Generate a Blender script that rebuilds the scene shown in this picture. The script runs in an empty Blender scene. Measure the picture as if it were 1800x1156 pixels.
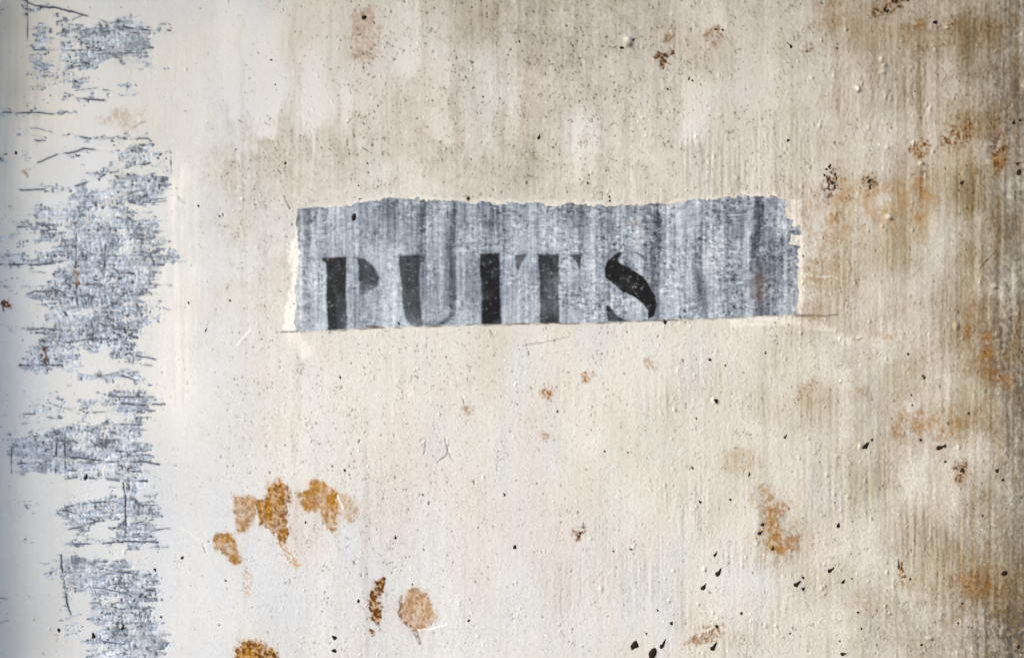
import bpy, math, random
import numpy as np

scene = bpy.context.scene
R = math.radians

# ------------------------------------------------------------------ camera
S = 1.2 / 1800.0            # metres per photograph pixel on the wall
ZC = 1.5                    # height of the middle of the picture
cam_d = bpy.data.cameras.new("camera")
cam = bpy.data.objects.new("camera", cam_d)
scene.collection.objects.link(cam)
cam_d.sensor_width = 36.0
cam_d.lens = 35.0
cam_d.clip_start = 0.02
cam_d.clip_end = 300.0
cam.location = (0.0, -1.2 * 35.0 / 36.0, ZC)
cam.rotation_euler = (R(90), 0, 0)
scene.camera = cam

# ------------------------------------------------------------------ light
SUN_DIR = np.array([-0.84, -0.40, 0.36])      # towards the sun
SUN_DIR /= np.linalg.norm(SUN_DIR)
sun_el = math.asin(SUN_DIR[2])
sun_az = math.atan2(SUN_DIR[0], SUN_DIR[1])
world = bpy.data.worlds.new("World")
scene.world = world
world.use_nodes = True
wn = world.node_tree
wn.nodes.clear()
sky = wn.nodes.new("ShaderNodeTexSky")
sky.sky_type = 'NISHITA'
sky.sun_disc = False
sky.sun_elevation = sun_el
sky.sun_rotation = sun_az
sky.air_density = 1.0
sky.dust_density = 2.0
sky.ozone_density = 1.0
bg = wn.nodes.new("ShaderNodeBackground")
bg.inputs["Strength"].default_value = 0.15
wo = wn.nodes.new("ShaderNodeOutputWorld")
wn.links.new(sky.outputs[0], bg.inputs[0])
wn.links.new(bg.outputs[0], wo.inputs[0])

sun_d = bpy.data.lights.new("sun", 'SUN')
sun_d.energy = 0.85
sun_d.angle = R(18)
sun_d.color = (1.0, 0.985, 0.965)
sun = bpy.data.objects.new("sun", sun_d)
scene.collection.objects.link(sun)
sun.location = (-3, -2, 4)
from mathutils import Vector
sun.rotation_euler = Vector(SUN_DIR).to_track_quat('Z', 'Y').to_euler()

scene.view_settings.view_transform = 'Standard'
scene.view_settings.look = 'None'
scene.view_settings.gamma = 1.0
scene.view_settings.exposure = 1.10
scene.view_settings.use_curve_mapping = False
scene.cycles.max_bounces = 6
scene.cycles.use_denoising = True

# ------------------------------------------------------------------ helpers: colour and nodes
def lin(r, g, b, k=1.0):
    def f(c):
        c /= 255.0
        return (c / 12.92 if c <= 0.04045 else ((c + 0.055) / 1.055) ** 2.4) * k
    return (f(r), f(g), f(b), 1.0)


class Nodes:
    def __init__(self, name):
        self.m = bpy.data.materials.new(name)
        self.m.use_nodes = True
        self.t = self.m.node_tree
        self.t.nodes.clear()
        self.out = self.t.nodes.new("ShaderNodeOutputMaterial")
        self.bsdf = self.t.nodes.new("ShaderNodeBsdfPrincipled")
        self.t.links.new(self.bsdf.outputs[0], self.out.inputs[0])

    def link(self, a, b):
        self.t.links.new(a, b)

    def attr(self, name, vec=False):
        n = self.t.nodes.new("ShaderNodeAttribute")
        n.attribute_name = name
        return n.outputs["Color" if vec else "Fac"]

    def math(self, op, a, b, clamp=False):
        n = self.t.nodes.new("ShaderNodeMath")
        n.operation = op
        n.use_clamp = clamp
        for i, v in enumerate((a, b)):
            if hasattr(v, "node"):
                self.link(v, n.inputs[i])
            else:
                n.inputs[i].default_value = v
        return n.outputs[0]

    def mix(self, fac, a, b, mode='MIX'):
        n = self.t.nodes.new("ShaderNodeMix")
        n.data_type = 'RGBA'
        n.blend_type = mode
        for v, i in ((fac, 0), (a, 6), (b, 7)):
            if hasattr(v, "node"):
                self.link(v, n.inputs[i])
            else:
                n.inputs[i].default_value = v
        return n.outputs[2]

    def noise(self, scale, detail=3.0, rough=0.6, stretch=(1, 1, 1)):
        tc = self.t.nodes.new("ShaderNodeTexCoord")
        mp = self.t.nodes.new("ShaderNodeMapping")
        mp.inputs["Scale"].default_value = stretch
        n = self.t.nodes.new("ShaderNodeTexNoise")
        n.inputs["Scale"].default_value = scale
        n.inputs["Detail"].default_value = detail
        n.inputs["Roughness"].default_value = rough
        self.link(tc.outputs["Object"], mp.inputs["Vector"])
        self.link(mp.outputs[0], n.inputs["Vector"])
        return n.outputs["Fac"]

    def bump(self, h, strength, dist):
        n = self.t.nodes.new("ShaderNodeBump")
        n.inputs["Strength"].default_value = strength
        n.inputs["Distance"].default_value = dist
        self.link(h, n.inputs["Height"])
        self.link(n.outputs[0], self.bsdf.inputs["Normal"])


# the painted plaster: every layer of paint, dirt, painted-in edge shade and rust is a mask on the mesh, the nodes mix them
K = 0.92
n = Nodes("painted_plaster")
grain = n.noise(900, 4, 0.7)
grain2 = n.noise(1500, 2, 0.6, (1, 1, 0.25))
c = n.mix(n.attr("cool"), lin(230, 230, 227, K), lin(222, 227, 235, K))
c = n.mix(n.attr("pink"), c, lin(226, 215, 210, K))
c = n.mix(n.attr("green"), c, lin(208, 211, 196, K))
c = n.mix(n.attr("fresh"), c, lin(250, 249, 245, 0.97))
c = n.mix(n.attr("olive"), c, lin(164, 150, 108, K))
c = n.mix(n.attr("grime_and_shade"), c, lin(134, 118, 88, K))  # grime, also carrying painted shade towards the right
c = n.mix(n.attr("soot_and_shade"), c, lin(92, 90, 84, K))  # soot film, also carrying painted edge and corner shade
ramp = n.t.nodes.new("ShaderNodeValToRGB")
cr = ramp.color_ramp
cr.elements[0].position = 0.0
cr.elements[0].color = lin(44, 46, 54)
cr.elements[1].position = 1.0
cr.elements[1].color = lin(238, 241, 246)
for p_, c_ in ((0.28, (91, 98, 109)), (0.52, (146, 155, 167)), (0.76, (196, 204, 214))):
    e = cr.elements.new(p_)
    e.color = lin(*c_)
n.link(n.attr("tone"), ramp.inputs[0])
bluish = n.mix(n.attr("blue"), (1, 1, 1, 1), (0.86, 0.96, 1.12, 1))
c = n.mix(n.attr("grey"), c, n.mix(1.0, ramp.outputs[0], bluish, 'MULTIPLY'))
c = n.mix(n.attr("ink"), c, lin(20, 20, 23))
c = n.mix(n.attr("rust"), c, lin(186, 132, 26))
c = n.mix(n.attr("deep"), c, lin(92, 54, 20))
c = n.mix(n.attr("speck"), c, lin(64, 52, 44))
gmul = n.math('ADD', n.math('MULTIPLY', grain, 0.30), 0.85)
comb = n.t.nodes.new("ShaderNodeCombineColor")
for i in range(3):
    n.link(gmul, comb.inputs[i])
c = n.mix(1.0, c, comb.outputs[0], 'MULTIPLY')
n.link(c, n.bsdf.inputs["Base Color"])
n.bsdf.inputs["Roughness"].default_value = 0.62
n.bsdf.inputs["Specular IOR Level"].default_value = 0.22
n.bump(n.math('ADD', grain, n.math('MULTIPLY', grain2, 0.8)), 0.35, 0.0006)
PLASTER = n.m

n = Nodes("dried_speck")
g = n.noise(400, 3)
n.link(n.mix(g, (0.008, 0.005, 0.004, 1), (0.035, 0.022, 0.016, 1)), n.bsdf.inputs["Base Color"])
n.bsdf.inputs["Roughness"].default_value = 0.7
n.bsdf.inputs["Specular IOR Level"].default_value = 0.15
n.bump(g, 0.5, 0.001)
SPECK = n.m

n = Nodes("gravel_ground")
g = n.noise(60, 6, 0.7)
n.link(n.mix(g, (0.10, 0.095, 0.088, 1), (0.30, 0.29, 0.27, 1)), n.bsdf.inputs["Base Color"])
n.bsdf.inputs["Roughness"].default_value = 0.9
n.bump(g, 0.8, 0.02)
GRAVEL = n.m

n = Nodes("blocker_timber")  # dark timber for the added light blockers
g = n.noise(14, 5, 0.7, (8, 8, 0.5))
n.link(n.mix(g, (0.020, 0.015, 0.011, 1), (0.075, 0.055, 0.040, 1)), n.bsdf.inputs["Base Color"])
n.bsdf.inputs["Roughness"].default_value = 0.8
n.bump(g, 0.5, 0.004)
BLOCKER_TIMBER = n.m

# ------------------------------------------------------------------ ground and added light blockers
def link(o, parent=None):
    scene.collection.objects.link(o)
    if parent is not None:
        o.parent = parent
    return o


def box_mesh(name, x0, x1, y0, y1, z0, z1):
    v = [(x, y, z) for x in (x0, x1) for y in (y0, y1) for z in (z0, z1)]
    f = [(0, 1, 3, 2), (4, 6, 7, 5), (0, 4, 5, 1), (2, 3, 7, 6), (0, 2, 6, 4), (1, 5, 7, 3)]
    me = bpy.data.meshes.new(name)
    me.from_pydata(v, [], f)
    me.update()
    return me


me = bpy.data.meshes.new("ground")
me.from_pydata([(-120, -150, 0), (120, -150, 0), (120, 60, 0), (-120, 60, 0)], [], [(0, 1, 2, 3)])
me.materials.append(GRAVEL)
ground = link(bpy.data.objects.new("ground", me))
ground["kind"] = "structure"

# unseen timber boxes added right, left and above, only to shade the wall
me = box_mesh("right_blocker", 0.655, 0.80, -0.95, -0.012, 0.0, 2.9)  # added out of view to darken the right side
me.materials.append(BLOCKER_TIMBER)
rw = link(bpy.data.objects.new("right_blocker", me))
rw["kind"] = "structure"
me = box_mesh("left_blocker", -0.82, -0.660, -0.050, -0.012, 0.0, 2.35)  # added out of view to darken the left edge
me.materials.append(BLOCKER_TIMBER)
po = link(bpy.data.objects.new("left_blocker", me))
po["kind"] = "structure"
me = box_mesh("top_blocker", -2.2, 0.80, -0.55, -0.012, 2.36, 2.44)  # added out of view to darken the top
me.materials.append(BLOCKER_TIMBER)
ev = link(bpy.data.objects.new("top_blocker", me))
ev["kind"] = "structure"

# ------------------------------------------------------------------ wall fields, in photograph pixels
P = 1.35
MX = 66
xs = np.arange(-MX, 1800 + MX + 0.1, P, dtype=np.float32)
ys = np.arange(-MX, 1156 + MX + 0.1, P, dtype=np.float32)
NX, NY = len(xs), len(ys)
X, Y = np.meshgrid(xs, ys)
rng = np.random.default_rng(11)


def fn(lx, ly, pitch=P, shape=None):
    """smooth random field with correlation lengths lx, ly in pixels, unit deviation"""
    h, w = shape or (NY, NX)
    a = rng.standard_normal((h, w)).astype(np.float32)
    fx = np.fft.rfftfreq(w).astype(np.float32)[None, :]
    fy = np.fft.fftfreq(h).astype(np.float32)[:, None]
    g = np.exp(-2 * (math.pi ** 2) * ((fx * lx / pitch) ** 2 + (fy * ly / pitch) ** 2) * 0.5)
    r = np.fft.irfft2(np.fft.rfft2(a) * g, s=(h, w)).astype(np.float32)
    return r / r.std()


def ss(a, b, x):
    t = np.clip((x - a) / (b - a), 0, 1)
    return t * t * (3 - 2 * t)


def bell(x, c, w):
    return np.exp(-((x - c) / w) ** 2)


def spot(cx, cy, rx, ry, ang=0.0):
    ca, sa = math.cos(R(ang)), math.sin(R(ang))
    dx, dy = X - cx, Y - cy
    return np.exp(-(((dx * ca + dy * sa) / rx) ** 2 + ((-dx * sa + dy * ca) / ry) ** 2))


# warps that make outlines ragged
W_fine = fn(2.5, 2.5)
W_med = fn(9, 9)
W_hor = fn(26, 2.4)        # long thin: gives outlines horizontal tongues
W_ver = fn(2.4, 26)
W_med2 = fn(9, 9)
W_big = fn(34, 34)
streak = fn(7, 140)
streak2 = fn(3, 80)


def window(x0, y0, x1, y1, pad):
    i0 = max(0, int((x0 - pad + MX) / P)); i1 = min(NX, int((x1 + pad + MX) / P) + 2)
    j0 = max(0, int((y0 - pad + MX) / P)); j1 = min(NY, int((y1 + pad + MX) / P) + 2)
    return slice(j0, j1), slice(i0, i1)


def poly(pts, wx=0.0, wy=0.0, pad=30, kind='med'):
    """signed distance (positive inside) of a polygon with its outline warped"""
    px = [p[0] for p in pts]; py = [p[1] for p in pts]
    sl = window(min(px), min(py), max(px), max(py), pad)
    qx, qy = X[sl].copy(), Y[sl].copy()
    if kind == 'hor':
        qx += wx * W_hor[sl] + 0.35 * wx * W_fine[sl]; qy += wy * W_med[sl] + 0.3 * wy * W_fine[sl]
    elif kind == 'ver':
        qx += wx * W_med[sl]; qy += wy * W_ver[sl] + 0.3 * wy * W_fine[sl]
    else:
        qx += wx * (0.7 * W_med[sl] + 0.5 * W_fine[sl]); qy += wy * (0.7 * W_med2[sl] - 0.5 * W_fine[sl])
    ins = np.zeros(qx.shape, bool)
    d2 = np.full(qx.shape, 1e9, np.float32)
    k = len(pts)
    for a in range(k):
        x1, y1 = pts[a]; x2, y2 = pts[(a + 1) % k]
        ex, ey = x2 - x1, y2 - y1
        L = ex * ex + ey * ey + 1e-9
        t = np.clip(((qx - x1) * ex + (qy - y1) * ey) / L, 0, 1)
        d2 = np.minimum(d2, (qx - x1 - t * ex) ** 2 + (qy - y1 - t * ey) ** 2)
        if y1 != y2:
            cond = ((y1 > qy) != (y2 > qy)) & (qx < ex * (qy - y1) / (y2 - y1) + x1)
            ins ^= cond
    d = np.sqrt(d2)
    return sl, np.where(ins, d, -d)


def stroke(pts, pad=14, wob=1.0):
    px = [p[0] for p in pts]; py = [p[1] for p in pts]
    sl = window(min(px), min(py), max(px), max(py), pad)
    qx = X[sl] + wob * W_med[sl] * 0.8
    qy = Y[sl] + wob * (W_med2[sl] * 0.8 + 0.5 * W_fine[sl])
    d2 = np.full(qx.shape, 1e9, np.float32)
    for (x1, y1), (x2, y2) in zip(pts[:-1], pts[1:]):
        ex, ey = x2 - x1, y2 - y1
        t = np.clip(((qx - x1) * ex + (qy - y1) * ey) / (ex * ex + ey * ey + 1e-9), 0, 1)
        d2 = np.minimum(d2, (qx - x1 - t * ex) ** 2 + (qy - y1 - t * ey) ** 2)
    return sl, np.sqrt(d2)


def field():
    return np.zeros((NY, NX), np.float32)


H = field()                # relief, in pixels, towards the camera
cool, pink, green, fresh = field(), field(), field(), field()
olive, grime_and_shade, soot_and_shade = field(), field(), field()
grey, ink, rust, deep, speck = field(), field(), field(), field(), field()
tone = field() + 0.6
regions = []               # (mask window, mask, object key)

right = ss(930, 1420, X + 40 * W_big)          # rough, brushed plaster on the right
left = 1 - ss(300, 520, X + 30 * W_big)        # smooth whitewash on the left

# --- base relief
brush = 0.7 * fn(1.7, 26) + 0.7 * fn(3.2, 50)
brush2 = fn(4.5, 120)
gr = fn(1.4, 1.5)
gr2 = fn(3.2, 3.6)
wob = fn(60, 80)
bm = np.clip(0.75 + 0.6 * W_big, 0.1, 1.8)
H += (0.02 + 0.09 * right) * brush * bm + (0.02 + 0.07 * right) * brush2 * bm
H += (0.03 + 0.03 * (1 - left) + 0.055 * right) * gr + (0.02 + 0.03 * (1 - left)) * gr2 + 0.8 * wob
arc = fn(1.8, 60)
# curved brush marks upper right
W_b2 = fn(30, 60)
sh = np.clip(((X - 1480 + (Y - 220) * 0.35) / P + NX).astype(int) % NX, 0, NX - 1)
arcs = np.take_along_axis(brush, sh, axis=1)
H += 0.16 * arcs * spot(1560, 170, 120, 110)

# pimples of plaster
dens_b = 0.03 + 0.75 * right * (0.55 + 0.45 * ss(700, 100, Y) + 0.2 * ss(1300, 1700, X))
rows = rng.uniform(930, 1840, 46)
nb = 0
for _ in range(4800):
    cx = rng.uniform(-40, 1840); cy = rng.uniform(-40, 1196)
    if cx > 930 and rng.random() < 0.45:
        q_ = int(rng.integers(0, 46))
        cx = rows[q_] + rng.normal(0, 1.8) + 7 * math.sin(cy / 210 + q_)
        cx = min(1850, cx)
    i = int((cx + MX) / P); j = int((cy + MX) / P)
    clump = 0.55 + 0.45 * math.tanh(float(W_big[j, i]))
    if rng.random() > dens_b[j, i] * clump:
        continue
    r = 1.5 + 1.3 * rng.random() ** 2 + (2.6 * rng.random() if rng.random() < 0.03 else 0)
    h = r * rng.uniform(0.34, 0.62)
    rr = int(r * 2.6 / P) + 1
    sl = (slice(max(0, j - rr), j + rr + 1), slice(max(0, i - rr), i + rr + 1))
    el = rng.uniform(0.8, 1.6)
    H[sl] += h * np.exp(-(((X[sl] - cx) / r) ** 2 + ((Y[sl] - cy) / (r * el)) ** 2) ** 1.3)
    if rng.random() < 0.5:
        speck[sl] = np.maximum(speck[sl], rng.uniform(0.2, 0.6) * np.exp(-(((X[sl] - cx - r * .8) / (r * .7)) ** 2 + ((Y[sl] - cy - r) / (r * .8)) ** 2)))

# --- paint tint
cool[:] = np.clip(1 - ss(215, 560, X + 60 * W_big + 25 * fn(8, 90)), 0, 1) * (0.75 + 0.25 * np.tanh(fn(40, 90)))
cool -= 0.85 * spot(40, 120, 70, 260) + 0.4 * spot(210, 215, 110, 40)
cool += 0.30 * np.clip(fn(22, 60), 0, 2) * ss(400, 700, X) * (0.4 + 0.6 * ss(300, 900, Y))
cool += 0.6 * ss(700, 1000, Y) * spot(700, 1000, 500, 260)
pink[:] = 0.20 * np.clip(fn(30, 60), 0, 2) * ss(380, 520, X) * (1 - 0.4 * right)
green[:] = 0.14 * np.clip(fn(34, 60) - 0.1, 0, 2) * ss(500, 900, X) + 0.24 * right * np.clip(fn(26, 50) + 0.5, 0, 1.6)

# white brushed repaint beside the bare strip
fresh += 0.8 * np.clip(spot(318, 520, 38, 150) + spot(320, 330, 30, 60) + 0.6 * spot(300, 680, 40, 60), 0, 1) * (0.7 + 0.3 * np.tanh(W_ver))

# runs of old whitewash and dirt from above: (x, half width, y0, y1, amount, kind)
runs = [
 (470, 30, 40, 250, .9, 'w'), (440, 14, 10, 200, .5, 'w'), (400, 22, 0, 200, .5, 'w'), (548, 22, 95, 250, .7, 'w'), (606, 14, 150, 260, .6, 'w'),
 (720, 22, 0, 130, .6, 'w'), (770, 24, -30, 250, .45, 'w'), (690, 12, 90, 120, .5, 'w'), (850, 34, 90, 275, .6, 'w'), (905, 14, 100, 260, .4, 'w'), (1222, 26, 140, 260, .8, 'w'),
 (1130, 24, 180, 300, .4, 'w'), (1262, 12, 0, 60, .6, 'w'), (1018, 30, 200, 330, .4, 'w'),
 (518, 5, -40, 260, .30, 'g'), (534, 6, 60, 200, .25, 'g'), (583, 5, -20, 280, .30, 'g'), (606, 26, 195, 285, .28, 'g'), (655, 30, 100, 190, .25, 'g'),
 (690, 24, 130, 270, .26, 'g'), (730, 14, 190, 290, .26, 'g'), (800, 12, 120, 270, .20, 'g'), (385, 8, 0, 200, .20, 'g'), (392, 6, 120, 220, .2, 'g'),
 (835, 10, 50, 290, .22, 'g'), (935, 22, 60, 330, .2, 'g'), (985, 14, 20, 340, .3, 'g'), (1060, 14, 60, 340, .22, 'g'),
 (520, 5, 590, 970, .34, 'g'), (641, 7, 700, 1216, .34, 'g'), (515, 4, 620, 800, .2, 'g'), (430, 6, 880, 1216, .15, 'g'), (530, 8, 930, 1216, .2, 'g'), (627, 4, 700, 780, .15, 'g'),
 (1340, 5, 560, 850, .3, 'g'), (1237, 4, 560, 1000, .25, 'g'), (1185, 4, 640, 860, .25, 'g'), (1700, 12, -40, 220, .3, 'g'), (1720, 9, 0, 160, .3, 'g'), (1755, 8, 360, 560, .2, 'g'),
 (1783, 8, 60, 260, .25, 'g'), (1051, 5, 900, 1190, .22, 'g'), (1428, 6, 560, 700, .3, 'g'), (1780, 14, 700, 1216, .2, 'g'), (1745, 8, 640, 800, .15, 'g'), (1795, 10, 300, 700, .25, 'g'),
]
rag = fn(3, 40)
for x, w, y0, y1, a, k in runs:
    sl = window(x - w, y0, x + w, y1, 40)
    xx = X[sl] + 4 * W_big[sl] + 1.6 * rag[sl]
    m = (1 - ss(w * 0.55, w * 1.15, np.abs(xx - x))) * ss(y0 - 30, y0 + 20, Y[sl] + 6 * W_med[sl]) * (1 - ss(y1 - 14, y1 + 10, Y[sl] + 7 * W_med[sl] + 8 * rag[sl]))
    if k == 'w':
        fresh[sl] = np.maximum(fresh[sl], 0.22 * a * m)
        cool[sl] += 0.35 * a * m
        grime_and_shade[sl] -= 0.25 * a * m
    else:
        grime_and_shade[sl] += 0.45 * a * m * (0.6 + 0.25 * np.tanh(W_ver[sl]))

# --- dirt films, with shade towards the edges and corners painted in
dirt_and_shade = 0.04 + 0.24 * spot(960, -30, 320, 170) + 0.17 * spot(1000, 220, 230, 190) + 0.16 * spot(760, 300, 200, 90) + 0.18 * spot(480, 270, 140, 70)
dirt_and_shade += 0.18 * spot(450, 420, 110, 170)
dirt_and_shade += 0.29 * ss(1240, 1680, X) + 0.28 * ss(1640, 1800, X + 12 * W_big) + 0.13 * spot(1560, 0, 260, 140) + 0.16 * spot(1720, 1110, 170, 90)  # dirt on the right, mixed with painted falloff of the light
grime_and_shade += dirt_and_shade * np.clip(0.85 + 0.10 * streak + 0.07 * streak2 + 0.18 * W_big + 0.10 * W_med + 0.18 * fn(1.8, 2.4) + 0.07 * fn(2.0, 30), 0.1, 2.0)
grime_and_shade += 0.025 * np.clip(streak2, 0, 2) * (1 - left)
grime_and_shade += 0.075 * np.clip(-(0.7 * brush * bm + 0.5 * gr), 0, 2) * (0.12 + 0.88 * right)
pore_ = fn(2.2, 2.6)
fine_str = fn(2.0, 34)
soot_and_shade += 0.42 * ss(1650, 1830, X + 24 * fn(24, 90) + 7 * fine_str) * np.clip(0.85 + 0.22 * pore_ + 0.20 * fine_str, 0, 2)  # right edge: soot with shade painted into it
soot_and_shade += 0.10 * spot(0, 900, 130, 400) + 0.10 * spot(0, 60, 110, 200) + 0.55 * spot(1800, 1130, 130, 80) * np.clip(0.8 + 0.25 * W_big + .25 * pore_ + .15 * fine_str, 0, 2) + 0.30 * spot(1790, 560, 60, 320) * np.clip(0.8 + 0.25 * pore_ + 0.22 * fine_str, 0, 2) + 0.22 * spot(1710, 70, 16, 60) * np.clip(1 + W_ver, 0, 2) + 0.15 * spot(0, 1120, 150, 150) + 0.12 * spot(0, 20, 90, 60)  # painted shade at the sides and corners, plus some soot patches
olive += 0.34 * spot(860, 0, 130, 50) + 0.16 * spot(1700, 110, 70, 60) + 0.25 * spot(1600, 420, 120, 60) + 0.2 * spot(1560, 60, 120, 50) + 0.18 * spot(1500, 700, 200, 140)
olive += 0.20 * spot(30, 180, 60, 160) + 0.2 * spot(1710, 440, 70, 100) + 0.20 * spot(1740, 900, 60, 140)
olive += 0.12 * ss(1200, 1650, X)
olive *= np.clip(0.8 + 0.5 * W_big + 0.2 * streak2, 0, 2)

# --- stains of rust: (outline, strength, depth of the brown core, softness, ragged, trail)
def ell(cx, cy, rx, ry, k=14, a=0):
    ca, sa = math.cos(R(a)), math.sin(R(a))
    return [(cx + rx * math.cos(t) * ca - ry * math.sin(t) * sa, cy + rx * math.cos(t) * sa + ry * math.sin(t) * ca)
            for t in [2 * math.pi * i / k for i in range(k)]]


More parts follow.
